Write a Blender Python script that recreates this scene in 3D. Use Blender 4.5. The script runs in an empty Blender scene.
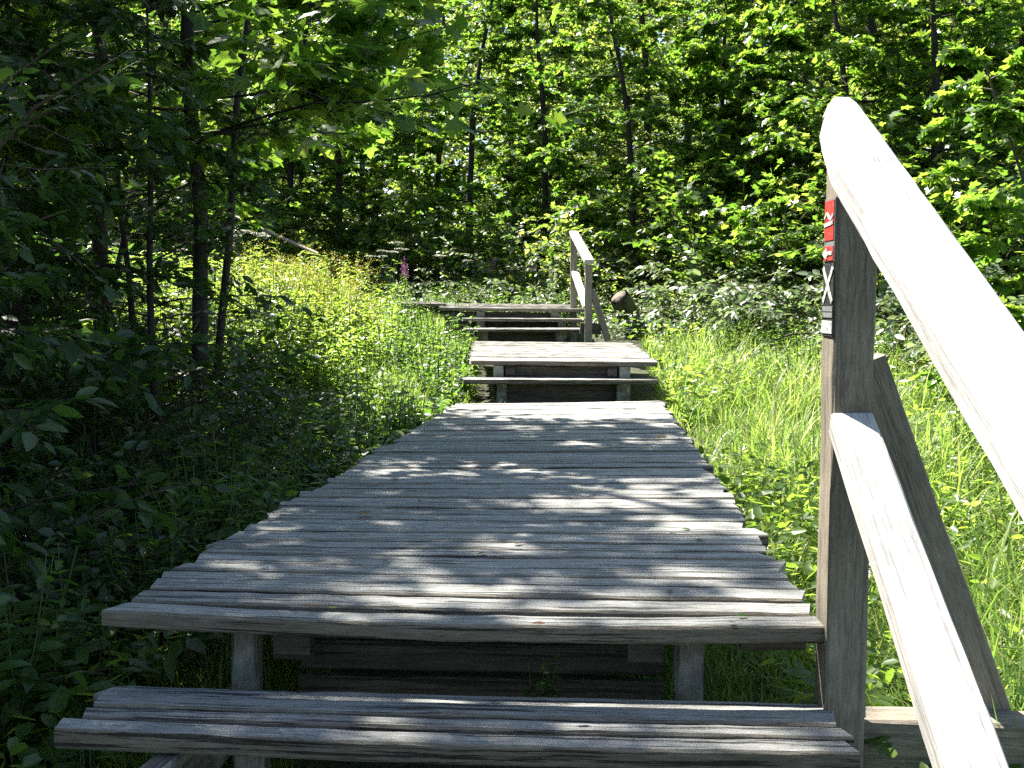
import bpy, math, random
import numpy as np
from mathutils import Vector

# ------------------------------------------------------------------ camera, light, exposure
S = bpy.context.scene
COL = S.collection
EYE = 0.68                       # eye height above the near deck (deck top is z = 0)
FPX = 1050.0
PITCH = math.atan(84 / FPX)
cam = bpy.data.cameras.new('camera')
cam.sensor_width = 36.0
cam.lens = FPX / 1024 * 36
cam.clip_start = 0.05
cam.clip_end = 600
co = bpy.data.objects.new('camera', cam)
co.location = (0, 0, EYE)
co.rotation_euler = (math.pi / 2 - PITCH, 0, 0)
COL.objects.link(co)
S.camera = co

SUN_EL, SUN_AZ = math.radians(54), math.radians(-42)      # azimuth measured from +Y towards +X
SV = np.array([math.sin(SUN_AZ) * math.cos(SUN_EL), math.cos(SUN_AZ) * math.cos(SUN_EL), math.sin(SUN_EL)])
world = bpy.data.worlds.new('World')
S.world = world
world.use_nodes = True
wn = world.node_tree.nodes
sky = wn.new('ShaderNodeTexSky')
sky.sky_type = 'NISHITA'
sky.sun_disc = False
sky.sun_elevation = SUN_EL
sky.sun_rotation = SUN_AZ
wn['Background'].inputs['Strength'].default_value = 0.06
world.node_tree.links.new(sky.outputs[0], wn['Background'].inputs['Color'])
sl = bpy.data.lights.new('sun', 'SUN')
sl.energy = 5.0
sl.angle = math.radians(0.75)
sl.color = (1.0, 0.95, 0.86)
so = bpy.data.objects.new('sun', sl)
so.rotation_euler = Vector(SV).to_track_quat('Z', 'Y').to_euler()
so.location = (-20, 20, 30)
COL.objects.link(so)
S.view_settings.view_transform = 'Standard'
S.view_settings.look = 'None'
S.view_settings.gamma = 1
S.view_settings.use_curve_mapping = False
S.view_settings.exposure = 2.2
S.cycles.use_denoising = False      # keep the fine grain of wood and leaves
S.cycles.max_bounces = 10
S.cycles.diffuse_bounces = 7
S.cycles.glossy_bounces = 2
S.cycles.transmission_bounces = 7
S.cycles.caustics_reflective = False
S.cycles.caustics_refractive = False

# ------------------------------------------------------------------ small helpers
rng = np.random.default_rng(11)
random.seed(11)


def ray(px, py):
    u = (px - 512) / FPX
    v = (384 - py) / FPX
    return np.array([u, math.cos(PITCH) + v * math.sin(PITCH), -math.sin(PITCH) + v * math.cos(PITCH)])


def gz(px, py, z):
    d = ray(px, py)
    return d * ((z - EYE) / d[2]) + np.array([0, 0, EYE])


def at(px, py, Y):
    d = ray(px, py)
    return d * (Y / d[1]) + np.array([0, 0, EYE])


def pxof(p):
    x, y, z = p[0], p[1], p[2] - EYE
    return 512 + FPX * x / (y * math.cos(PITCH) - z * math.sin(PITCH))


ORD = ('first second third fourth fifth sixth seventh eighth ninth tenth eleventh twelfth thirteenth fourteenth fifteenth '
       'sixteenth seventeenth eighteenth nineteenth twentieth twenty-first twenty-second twenty-third twenty-fourth twenty-fifth twenty-sixth twenty-seventh twenty-eighth').split()


def tag(o, label=None, cat=None, group=None, kind=None):
    if label: o['label'] = label
    if cat: o['category'] = cat
    if group: o['group'] = group
    if kind: o['kind'] = kind
    return o


def empty(name, loc=(0, 0, 0), rz=0.0, sc=1.0):
    o = bpy.data.objects.new(name, None)
    o.location = loc
    o.rotation_euler = (0, 0, rz)
    o.scale = (sc, sc, sc)
    o.empty_display_size = 0.1
    COL.objects.link(o)
    return o


def link(name, me, parent=None):
    o = bpy.data.objects.new(name, me)
    COL.objects.link(o)
    if parent is not None:
        o.parent = parent
    return o


def np_mesh(name, verts, loops, sizes, mat, smooth=False):
    me = bpy.data.meshes.new(name)
    verts = np.ascontiguousarray(verts, dtype=np.float32)
    me.vertices.add(len(verts))
    me.vertices.foreach_set('co', verts.ravel())
    loops = np.ascontiguousarray(loops, dtype=np.int32).ravel()
    sizes = np.ascontiguousarray(sizes, dtype=np.int32).ravel()
    me.loops.add(len(loops))
    me.loops.foreach_set('vertex_index', loops)
    me.polygons.add(len(sizes))
    starts = np.concatenate([[0], np.cumsum(sizes)[:-1]]).astype(np.int32)
    me.polygons.foreach_set('loop_start', starts)
    if smooth:
        me.polygons.foreach_set('use_smooth', np.ones(len(sizes), dtype=bool))
    me.update(calc_edges=True)
    if mat is not None:
        me.materials.append(mat)
    return me


# ------------------------------------------------------------------ materials
def new_mat(name):
    m = bpy.data.materials.new(name)
    m.use_nodes = True
    nt = m.node_tree
    return m, nt, nt.nodes, nt.links, nt.nodes['Principled BSDF']


def ramp(n, stops):
    r = n.new('ShaderNodeValToRGB')
    el = r.color_ramp.elements
    while len(el) < len(stops):
        el.new(0.5)
    for e, (p, c) in zip(el, stops):
        e.position = p
        e.color = (*c, 1)
    return r


def wood_mat(name, dark, mid, light, crack=1.0, moss=None, bump=0.5, side=None, wts=(.34, .40, .26)):
    m, nt, n, l, b = new_mat(name)
    tc = n.new('ShaderNodeTexCoord')
    geo = n.new('ShaderNodeNewGeometry')
    mul = n.new('ShaderNodeMath'); mul.operation = 'MULTIPLY'; mul.inputs[1].default_value = 37.0
    l.new(geo.outputs['Random Per Island'], mul.inputs[0])
    cmb = n.new('ShaderNodeCombineXYZ')
    l.new(mul.outputs[0], cmb.inputs[0]); l.new(mul.outputs[0], cmb.inputs[1]); l.new(mul.outputs[0], cmb.inputs[2])
    add = n.new('ShaderNodeVectorMath'); add.operation = 'ADD'
    l.new(tc.outputs['UV'], add.inputs[0]); l.new(cmb.outputs[0], add.inputs[1])

    def noise(sx, sy, det, rough=0.6, dist=0.0):
        mp = n.new('ShaderNodeMapping'); mp.inputs['Scale'].default_value = (sx, sy, 1)
        l.new(add.outputs[0], mp.inputs[0])
        t = n.new('ShaderNodeTexNoise'); t.inputs['Scale'].default_value = 1
        t.inputs['Detail'].default_value = det; t.inputs['Roughness'].default_value = rough
        t.inputs['Distortion'].default_value = dist
        l.new(mp.outputs[0], t.inputs['Vector'])
        return t.outputs[0]
    fine = noise(24, 210, 5, 0.75)
    broad = noise(3.5, 9, 5, 0.65, 0.2)
    crk = noise(2.2, 85, 5, 0.68, 0.0)
    mid_ = noise(7.0, 80, 5, 0.7, 0.0)
    wsum = None
    for src, wt in zip((fine, mid_, broad), wts):
        mv = n.new('ShaderNodeMath'); mv.operation = 'MULTIPLY_ADD'; mv.inputs[1].default_value = wt
        l.new(src, mv.inputs[0])
        if wsum is not None: l.new(wsum, mv.inputs[2])
        else: mv.inputs[2].default_value = 0.0
        wsum = mv.outputs[0]
        mixv = mv
    r = ramp(n, [(0.36, dark), (0.50, mid), (0.64, light)])
    l.new(mixv.outputs[0], r.inputs[0])
    # open grain cracks
    cr = ramp(n, [(0.38, (0.05, 0.05, 0.05)), (0.435, (1, 1, 1))])
    l.new(crk, cr.inputs[0])
    cm = n.new('ShaderNodeMix'); cm.data_type = 'RGBA'; cm.blend_type = 'MULTIPLY'
    cm.inputs[0].default_value = 0.85 * crack
    l.new(r.outputs[0], cm.inputs[6]); l.new(cr.outputs[0], cm.inputs[7])
    # plank to plank variation
    pv = n.new('ShaderNodeMapRange'); pv.inputs[3].default_value = 0.84; pv.inputs[4].default_value = 1.14
    l.new(geo.outputs['Random Per Island'], pv.inputs[0])
    hs = n.new('ShaderNodeHueSaturation'); l.new(pv.outputs[0], hs.inputs['Value']); l.new(cm.outputs[2], hs.inputs['Color'])
    out = hs.outputs[0]
    if moss is not None:
        mo = noise(5, 5, 5, 0.65)
        mr = ramp(n, [(0.5, (0, 0, 0)), (0.62, (1, 1, 1))])
        l.new(mo, mr.inputs[0])
        mm = n.new('ShaderNodeMix'); mm.data_type = 'RGBA'
        l.new(mr.outputs[0], mm.inputs[0]); l.new(out, mm.inputs[6]); mm.inputs[7].default_value = (*moss, 1)
        out = mm.outputs[2]
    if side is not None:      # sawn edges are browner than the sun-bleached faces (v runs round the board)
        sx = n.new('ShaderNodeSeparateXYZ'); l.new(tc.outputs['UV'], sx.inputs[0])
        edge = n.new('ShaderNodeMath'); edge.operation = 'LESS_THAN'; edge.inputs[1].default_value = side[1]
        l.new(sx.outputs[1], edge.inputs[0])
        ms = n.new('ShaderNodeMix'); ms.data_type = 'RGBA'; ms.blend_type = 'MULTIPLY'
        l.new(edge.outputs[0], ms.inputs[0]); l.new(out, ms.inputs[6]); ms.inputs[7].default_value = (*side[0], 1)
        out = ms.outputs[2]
    l.new(out, b.inputs['Base Color'])
    b.inputs['Roughness'].default_value = 0.72
    b.inputs['Specular IOR Level'].default_value = 0.35
    hb = n.new('ShaderNodeMath'); hb.operation = 'MULTIPLY_ADD'; hb.inputs[1].default_value = 0.5
    l.new(fine, hb.inputs[0])
    l.new(cr.outputs[0], hb.inputs[2])
    bp = n.new('ShaderNodeBump'); bp.inputs['Strength'].default_value = bump; bp.inputs['Distance'].default_value = 0.006
    l.new(hb.outputs[0], bp.inputs['Height']); l.new(bp.outputs[0], b.inputs['Normal'])
    return m


def leaf_mat(name, cols, trans, tmix=0.42, rough=0.38, spec=0.5, hue=0.0):
    """leaf with light coming through it; colour differs from leaf to leaf"""
    m, nt, n, l, b = new_mat(name)
    geo = n.new('ShaderNodeNewGeometry')
    k = len(cols)
    r = ramp(n, [(i / (k - 1), c) for i, c in enumerate(cols)])
    l.new(geo.outputs['Random Per Island'], r.inputs[0])
    l.new(r.outputs[0], b.inputs['Base Color'])
    b.inputs['Roughness'].default_value = rough
    b.inputs['Specular IOR Level'].default_value = spec
    tr = n.new('ShaderNodeBsdfTranslucent')
    k = len(trans)
    r2 = ramp(n, [(i / (k - 1), c) for i, c in enumerate(trans)])
    l.new(geo.outputs['Random Per Island'], r2.inputs[0])
    l.new(r2.outputs[0], tr.inputs['Color'])
    mx = n.new('ShaderNodeMixShader'); mx.inputs[0].default_value = tmix
    l.new(b.outputs[0], mx.inputs[1]); l.new(tr.outputs[0], mx.inputs[2])
    l.new(mx.outputs[0], n['Material Output'].inputs['Surface'])
    return m


def plain_mat(name, col, rough=0.6, spec=0.3):
    m, nt, n, l, b = new_mat(name)
    tc = n.new('ShaderNodeTexCoord')
    t = n.new('ShaderNodeTexNoise'); t.inputs['Scale'].default_value = 60; t.inputs['Detail'].default_value = 4
    l.new(tc.outputs['Object'], t.inputs['Vector'])
    r = ramp(n, [(0.3, tuple(c * 0.75 for c in col)), (0.7, tuple(min(1, c * 1.1) for c in col))])
    l.new(t.outputs[0], r.inputs[0]); l.new(r.outputs[0], b.inputs['Base Color'])
    b.inputs['Roughness'].default_value = rough; b.inputs['Specular IOR Level'].default_value = spec
    return m


def bark_mat(name, c0, c1, moss=None):
    m, nt, n, l, b = new_mat(name)
    tc = n.new('ShaderNodeTexCoord')
    mp = n.new('ShaderNodeMapping'); mp.inputs['Scale'].default_value = (22, 22, 4)
    l.new(tc.outputs['Object'], mp.inputs[0])
    t = n.new('ShaderNodeTexNoise'); t.inputs['Scale'].default_value = 1; t.inputs['Detail'].default_value = 7
    t.inputs['Roughness'].default_value = 0.7
    l.new(mp.outputs[0], t.inputs['Vector'])
    r = ramp(n, [(0.35, c0), (0.65, c1)])
    l.new(t.outputs[0], r.inputs[0])
    out = r.outputs[0]
    if moss:
        t2 = n.new('ShaderNodeTexNoise'); t2.inputs['Scale'].default_value = 5; t2.inputs['Detail'].default_value = 5
        l.new(tc.outputs['Object'], t2.inputs['Vector'])
        r2 = ramp(n, [(0.45, (0, 0, 0)), (0.6, (1, 1, 1))]); l.new(t2.outputs[0], r2.inputs[0])
        mm = n.new('ShaderNodeMix'); mm.data_type = 'RGBA'
        l.new(r2.outputs[0], mm.inputs[0]); l.new(out, mm.inputs[6]); mm.inputs[7].default_value = (*moss, 1)
        out = mm.outputs[2]
    l.new(out, b.inputs['Base Color'])
    b.inputs['Roughness'].default_value = 0.85
    bp = n.new('ShaderNodeBump'); bp.inputs['Strength'].default_value = 0.7; bp.inputs['Distance'].default_value = 0.02
    l.new(t.outputs[0], bp.inputs['Height']); l.new(bp.outputs[0], b.inputs['Normal'])
    return m


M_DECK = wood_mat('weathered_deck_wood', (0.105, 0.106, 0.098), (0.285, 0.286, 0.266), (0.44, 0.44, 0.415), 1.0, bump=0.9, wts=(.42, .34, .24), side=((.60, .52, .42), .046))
M_RAIL = wood_mat('silvered_rail_wood', (0.27, 0.26, 0.24), (0.42, 0.41, 0.385), (0.54, 0.53, 0.50), 0.45, bump=0.3, wts=(.5, .2, .3))
M_POST = wood_mat('grey_post_wood', (0.11, 0.092, 0.066), (0.225, 0.195, 0.148), (0.33, 0.295, 0.235), 0.35, bump=0.5, wts=(.5, .15, .35))
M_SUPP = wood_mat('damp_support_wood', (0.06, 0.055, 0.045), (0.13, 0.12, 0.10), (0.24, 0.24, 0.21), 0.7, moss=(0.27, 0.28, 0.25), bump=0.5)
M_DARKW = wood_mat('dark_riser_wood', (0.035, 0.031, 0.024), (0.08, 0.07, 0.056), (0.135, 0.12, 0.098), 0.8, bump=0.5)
M_BARK = bark_mat('grey_bark', (0.03, 0.026, 0.02), (0.10, 0.09, 0.07))
M_BARKD = bark_mat('dark_bark', (0.012, 0.010, 0.008), (0.045, 0.039, 0.031))
M_STUMP = bark_mat('stump_bark', (0.03, 0.022, 0.015), (0.11, 0.08, 0.055), moss=(0.10, 0.12, 0.02))
M_CUT = bark_mat('stump_cut_wood', (0.05, 0.038, 0.026), (0.17, 0.13, 0.09))
M_STEM = plain_mat('green_stem', (0.07, 0.10, 0.03))
M_TWIG = plain_mat('brown_twig', (0.07, 0.055, 0.035))

L_MAPLE = leaf_mat('maple_leaf', [(.035, .075, .012), (.05, .10, .018), (.075, .13, .022)], [(.16, .34, .03), (.24, .45, .04), (.42, .56, .06)], 0.5)
L_WOOD = leaf_mat('beech_leaf', [(.036, .07, .016), (.054, .10, .024), (.08, .13, .03), (.10, .135, .03)], [(.16, .30, .03), (.26, .44, .05), (.40, .52, .08), (.50, .52, .09)], 0.52)
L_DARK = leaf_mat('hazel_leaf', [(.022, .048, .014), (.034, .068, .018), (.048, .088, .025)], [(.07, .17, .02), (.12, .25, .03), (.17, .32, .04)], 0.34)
L_HERB = leaf_mat('herb_leaf', [(.035, .075, .014), (.05, .10, .02), (.07, .13, .025)], [(.16, .33, .03), (.24, .42, .05), (.32, .47, .06)], 0.42)
L_BANK = leaf_mat('bank_leaf', [(.05, .095, .016), (.07, .12, .022), (.095, .15, .03)], [(.24, .42, .04), (.36, .54, .06), (.48, .60, .10)], 0.5)
L_BRAM = leaf_mat('bramble_leaf', [(.06, .10, .045), (.09, .13, .07), (.13, .16, .10)], [(.18, .30, .08), (.26, .38, .12), (.34, .42, .16)], 0.36, rough=0.42, spec=0.8)
L_GRASS = leaf_mat('grass_blade', [(.055, .115, .016), (.08, .15, .022), (.11, .185, .03), (.14, .19, .05)], [(.21, .40, .05), (.31, .49, .07), (.42, .56, .10), (.47, .55, .15)], 0.45, rough=0.45)
L_DRY = leaf_mat('dry_stalk', [(.24, .21, .10), (.32, .28, .15), (.36, .33, .20)], [(.40, .36, .18), (.45, .42, .24)], 0.35, rough=0.5)
L_YEL = leaf_mat('yellow_blossom', [(.42, .38, .04), (.50, .46, .08)], [(.42, .40, .05), (.48, .46, .08)], 0.3)
L_WHI = leaf_mat('white_blossom', [(.60, .60, .50), (.70, .70, .62)], [(.5, .5, .4), (.55, .55, .45)], 0.3)
L_PNK = leaf_mat('pink_blossom', [(.34, .14, .26), (.42, .20, .34)], [(.4, .12, .3), (.45, .18, .33)], 0.3)
L_DEAD = leaf_mat('dead_leaf', [(.12, .06, .03), (.17, .09, .04)], [(.1, .05, .02), (.12, .06, .02)], 0.2)


def ground_mat():
    m, nt, n, l, b = new_mat('forest_soil')
    tc = n.new('ShaderNodeTexCoord')
    t = n.new('ShaderNodeTexNoise'); t.inputs['Scale'].default_value = 1.3; t.inputs['Detail'].default_value = 8; t.inputs['Roughness'].default_value = 0.7
    l.new(tc.outputs['Object'], t.inputs['Vector'])
    r = ramp(n, [(0.3, (.03, .025, .015)), (0.5, (.05, .055, .02)), (0.7, (.07, .095, .03))])
    l.new(t.outputs[0], r.inputs[0])
    t2 = n.new('ShaderNodeTexNoise'); t2.inputs['Scale'].default_value = 40; t2.inputs['Detail'].default_value = 5
    l.new(tc.outputs['Object'], t2.inputs['Vector'])
    r2 = ramp(n, [(0.3, (.45, .45, .45)), (0.7, (1.2, 1.2, 1.2))]); l.new(t2.outputs[0], r2.inputs[0])
    mm = n.new('ShaderNodeMix'); mm.data_type = 'RGBA'; mm.blend_type = 'MULTIPLY'; mm.inputs[0].default_value = 1
    l.new(r.outputs[0], mm.inputs[6]); l.new(r2.outputs[0], mm.inputs[7])
    l.new(mm.outputs[2], b.inputs['Base Color'])
    b.inputs['Roughness'].default_value = 0.95
    bp = n.new('ShaderNodeBump'); bp.inputs['Strength'].default_value = 0.8; bp.inputs['Distance'].default_value = 0.04
    l.new(t2.outputs[0], bp.inputs['Height']); l.new(bp.outputs[0], b.inputs['Normal'])
    return m


# ------------------------------------------------------------------ ground
GY = [-60, -6, 0, 1.5, 2.3, 4, 7, 8.5, 11, 13, 16, 25, 60, 200]
GZ = [-3.0, -1.5, -1.0, -0.80, -0.52, -0.42, -0.34, -0.16, 0.06, 0.24, 0.45, 0.8, 3.0, 12.0]


def gh(x, y):
    x = np.asarray(x, float); y = np.asarray(y, float)
    z = np.interp(y, GY, GZ)
    z = z + 0.05 * np.clip(np.abs(x) - 1.6, 0, 12)
    a = np.clip((np.abs(x - 0.3) - 1.0) / 1.5, 0, 1)
    z = z + a * (0.05 * np.sin(1.7 * x + 0.6 * y) + 0.04 * np.sin(2.9 * y - 1.1 * x + 1.0))
    return z


def axis(n, lim, near):
    t = np.linspace(-1, 1, n)
    return np.sign(t) * (np.abs(t) * near + (lim - near) * np.abs(t) ** 4)


gx = axis(181, 220, 14)
gy = axis(181, 220, 16) + 6
X, Y = np.meshgrid(gx, gy)
V = np.stack([X, Y, gh(X, Y)], -1).reshape(-1, 3)
idx = np.arange(181 * 181).reshape(181, 181)
F = np.stack([idx[:-1, :-1], idx[:-1, 1:], idx[1:, 1:], idx[1:, :-1]], -1).reshape(-1, 4)
gme = np_mesh('ground', V, F, np.full(len(F), 4), ground_mat(), True)
tag(link('ground', gme), kind='structure')


# ------------------------------------------------------------------ timber builder
class MB:
    def __init__(self, origin=(0, 0, 0)):
        self.v, self.f, self.uv = [], [], []
        self.o = np.array(origin, float)

    def beam(self, pts, w, h, up=(0, 0, 1), bev=0.006, jit=0.0015, seg=0.12, w2=None, off=None, wav=0.0, skew=(0, 0)):
        """a sawn timber along pts; w across, h along up"""
        pts = np.array(pts, float)
        d = np.linalg.norm(np.diff(pts, axis=0), axis=1)
        s = np.concatenate([[0], np.cumsum(d)])
        n = max(2, int(s[-1] / seg) + 1)
        t = np.linspace(0, s[-1], n)
        if off is not None:
            t = np.unique(np.concatenate([t, [o for o in off[0] if 0 <= o <= s[-1]]]))
            n = len(t)
        P = np.stack([np.interp(t, s, pts[:, k]) for k in range(3)], -1)
        T = np.gradient(P, axis=0); T /= np.linalg.norm(T, axis=1)[:, None]
        up = np.array(up, float)
        side = np.cross(T, up); side /= np.linalg.norm(side, axis=1)[:, None]
        upv = np.cross(side, T)
        W = np.full(n, w) if w2 is None else np.interp(t, [0, s[-1]], [w, w2])
        cs = np.zeros(n)
        if off is not None:
            W = W * np.interp(t, off[0], off[1]); cs = np.interp(t, off[0], off[2])
        b = bev
        sg = [(.5, .5, -b, 0), (.5, .5, 0, -b), (.5, -.5, 0, b), (.5, -.5, -b, 0), (-.5, -.5, b, 0), (-.5, -.5, 0, b), (-.5, .5, 0, -b), (-.5, .5, b, 0)]
        base = len(self.v)
        ph = rng.uniform(0, 9, 4)
        wv = wav * (np.sin(t * 2.1 + ph[0]) + 0.6 * np.sin(t * 5.3 + ph[1]))
        wz = wav * 0.6 * (np.sin(t * 1.7 + ph[2]) + 0.6 * np.sin(t * 4.1 + ph[3]))
        J = rng.normal(0, jit, (n, 8, 2))
        for i in range(n):
            for k, (a, c, da, dc) in enumerate(sg):
                x = a * W[i] + da + cs[i] + wv[i] + J[i, k, 0]
                y = c * h + dc + wz[i] + J[i, k, 1]
                sk = 0.0
                if i == 0: sk = skew[0] * a * 2
                if i == n - 1: sk = skew[1] * a * 2
                self.v.append(P[i] + side[i] * x + upv[i] * y + T[i] * sk - self.o)
        per = np.array([0, b * 1.4, h, h + b * 1.4, h + w, h + w + b * 1.4, 2 * h + w, 2 * h + w + b * 1.4, 2 * h + 2 * w])
        for i in range(n - 1):
            for k in range(8):
                k2 = (k + 1) % 8
                self.f.append((base + i * 8 + k, base + i * 8 + k2, base + (i + 1) * 8 + k2, base + (i + 1) * 8 + k))
                self.uv += [(t[i], per[k]), (t[i], per[k + 1]), (t[i + 1], per[k + 1]), (t[i + 1], per[k])]
        for i, order in ((0, range(7, -1, -1)), (n - 1, range(8))):
            self.f.append(tuple(base + i * 8 + k for k in order))
            for k in order:
                a, c, da, dc = sg[k]
                self.uv.append((a * w * 0.3, c * h + 5))
        return self

    def build(self, name, mat, parent=None):
        me = bpy.data.meshes.new(name)
        me.from_pydata([tuple(v) for v in self.v], [], self.f)
        u = me.uv_layers.new(name='UVMap')
        u.data.foreach_set('uv', np.array(self.uv, np.float32).ravel())
        me.materials.append(mat)
        me.update()
        return link(name, me, parent)


def planks(mb, FL, FR, BL, BR, n, th, jit=0.009, bow=0.0, front_w=None, zj=0.0025, gap=0.0105):
    """boards laid crosswise between the front edge FL-FR and the back edge BL-BR (top surface points)"""
    FL, FR, BL, BR = (np.array(p, float) for p in (FL, FR, BL, BR))
    cuts = np.cumsum(rng.uniform(0.8, 1.25, n)); cuts = np.concatenate([[0], cuts / cuts[-1]])
    L = np.linalg.norm((BL + BR - FL - FR) / 2)
    for i in range(n):
        tm = (cuts[i] + cuts[i + 1]) / 2
        w = (cuts[i + 1] - cuts[i]) * L - gap * rng.uniform(0.4, 1.5)
        a = FL * (1 - tm) + BL * tm
        c = FR * (1 - tm) + BR * tm
        e = (c - a) / np.linalg.norm(c - a)
        j0, j1 = rng.normal(0, jit, 2)
        if rng.uniform() < .12: j0 -= rng.uniform(0, .03)
        if i == 0: j0 = j1 = 0
        a = a + e * j0; c = c + e * j1
        fw = np.cross(np.array([0, 0, 1.0]), e)
        z = np.array([0, 0, -th / 2 + (rng.normal(0, zj) if i else 0)])
        mid = (a + c) / 2 - fw * (bow * (1 if i == 0 else rng.uniform(-0.2, 0.5)))
        q1 = (a * 0.75 + c * 0.25) - fw * bow * (0.75 if i == 0 else 0.1)
        q3 = (a * 0.25 + c * 0.75) - fw * bow * (0.75 if i == 0 else 0.1)
        mb.beam([a + z, q1 + z, mid + z, q3 + z, c + z], w, th, bev=0.005, jit=0.0007, seg=0.06, wav=0.0006,
                skew=(rng.normal(0, 0.008), rng.normal(0, 0.008)))


Z3 = np.array([0, 0, 1.0])
# ---- near deck
D1 = dict(FL=gz(107, 611, 0), FR=gz(825, 627, 0), BL=gz(457, 404, -.05), BR=gz(661, 401, -.05))
c = (D1['FL'] + D1['FR']) / 2
E1 = (D1['FR'] - D1['FL']) / np.linalg.norm(D1['FR'] - D1['FL'])
F1 = np.cross(Z3, E1)
base = (c[0], c[1], gh(c[0], c[1]))


def platform(name, label, D, n, th, parts, bow=0.0, gap=0.0105):
    c = (D['FL'] + D['FR'] + D['BL'] + D['BR']) / 4
    b = (float(c[0]), float(c[1]), float(gh(c[0], c[1])))
    root = tag(empty(name, b), label, 'boardwalk')
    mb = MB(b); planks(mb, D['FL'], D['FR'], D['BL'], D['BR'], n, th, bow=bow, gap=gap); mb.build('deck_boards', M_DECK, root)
    for nm, mat, items in parts:
        mb = MB(b)
        for it in items: mb.beam(**it)
        mb.build(nm, mat, root)
    return root


def vpost(p, ztop, zbot, w, h, up):
    return dict(pts=[(p[0], p[1], zbot), (p[0], p[1], ztop)], w=w, h=h, up=up, bev=0.008, jit=0.002)


def along(D, s, t, dz):
    """point on a platform: s across (0 left, 1 right), t deep"""
    f = D['FL'] * (1 - s) + D['FR'] * s
    k = D['BL'] * (1 - s) + D['BR'] * s
    return f * (1 - t) + k * t + Z3 * dz


TH = 0.038
parts = []
for s in (0.148, 0.832):
    p = along(D1, s, 0.045, 0)
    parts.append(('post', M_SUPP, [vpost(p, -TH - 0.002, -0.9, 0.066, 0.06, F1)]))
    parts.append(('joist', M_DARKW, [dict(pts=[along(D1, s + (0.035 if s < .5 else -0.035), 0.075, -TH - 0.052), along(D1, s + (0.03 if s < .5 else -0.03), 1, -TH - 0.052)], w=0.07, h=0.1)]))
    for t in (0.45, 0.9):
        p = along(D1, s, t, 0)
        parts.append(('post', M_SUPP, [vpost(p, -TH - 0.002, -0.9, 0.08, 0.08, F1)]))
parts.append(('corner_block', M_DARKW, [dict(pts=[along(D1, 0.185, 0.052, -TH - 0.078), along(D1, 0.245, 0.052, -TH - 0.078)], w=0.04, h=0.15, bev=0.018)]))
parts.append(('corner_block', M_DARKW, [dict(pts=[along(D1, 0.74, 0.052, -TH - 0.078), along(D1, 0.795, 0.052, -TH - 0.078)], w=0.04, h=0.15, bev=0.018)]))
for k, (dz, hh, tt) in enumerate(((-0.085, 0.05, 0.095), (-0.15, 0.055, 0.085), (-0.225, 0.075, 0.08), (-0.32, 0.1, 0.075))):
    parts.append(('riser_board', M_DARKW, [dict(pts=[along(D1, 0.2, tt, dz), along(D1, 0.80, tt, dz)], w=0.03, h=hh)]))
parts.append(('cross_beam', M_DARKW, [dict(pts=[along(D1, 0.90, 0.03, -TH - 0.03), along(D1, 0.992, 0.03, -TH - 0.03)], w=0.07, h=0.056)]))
platform('boardwalk_deck', 'long near deck of grey weathered crosswise boards rising from the lowest visible step', D1, 54, TH, parts, bow=0.045)


def step(label, FL, FR, BL, BR, n, th, posts, zg, riser=None, tread_gap=0.0105, bow=0.0, stringer=None):
    c = (FL + FR + BL + BR) / 4
    b = (float(c[0]), float(c[1]), float(gh(c[0], c[1])))
    root = tag(empty('wooden_step', b), label, 'step', 'steps of the boardwalk stairs')
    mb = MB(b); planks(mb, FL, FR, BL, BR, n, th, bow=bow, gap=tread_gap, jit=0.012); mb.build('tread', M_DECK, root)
    D = dict(FL=FL, FR=FR, BL=BL, BR=BR)
    for s, t, w, mat in posts:
        p = along(D, s, t, 0)
        MB(b).beam(**vpost(p, p[2] - th - 0.002, zg, w, w * 0.9, F1)).build('support_post', mat, root)
    if riser:
        s0, s1, t, hh = riser
        MB(b).beam([along(D, s0, t, -th - 0.004 - hh / 2), along(D, s1, t, -th - 0.004 - hh / 2)], 0.03, hh).build('riser_board', M_DARKW, root)
    if stringer:
        for s in stringer:
            a = along(D, s, -0.25, -th - 0.06); k = along(D, s, 1.0, -th - 0.06)
            MB(b).beam([a, k], 0.055, 0.11).build('stringer', M_SUPP, root)
    return root


zs = -0.175
s1 = [gz(50, 729, zs), gz(856, 753, zs), gz(119, 684, zs), gz(826, 702, zs)]
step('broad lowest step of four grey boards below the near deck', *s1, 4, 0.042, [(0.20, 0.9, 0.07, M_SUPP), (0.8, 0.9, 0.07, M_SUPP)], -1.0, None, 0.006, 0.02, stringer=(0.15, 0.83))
E2 = np.array([1, 0, 0.0])
s2 = [gz(462, 379.5, .07), gz(660, 379.5, .07)]
s2 += [s2[0] + np.array([0.02, .30, 0]), s2[1] + np.array([-.02, .30, 0])]
step('step between the near deck and the second deck', *s2, 2, 0.036, [(0.195, 0.5, 0.075, M_SUPP), (0.82, 0.5, 0.075, M_SUPP)], -0.35, (0.15, 0.87, 0.93, 0.2))
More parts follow.
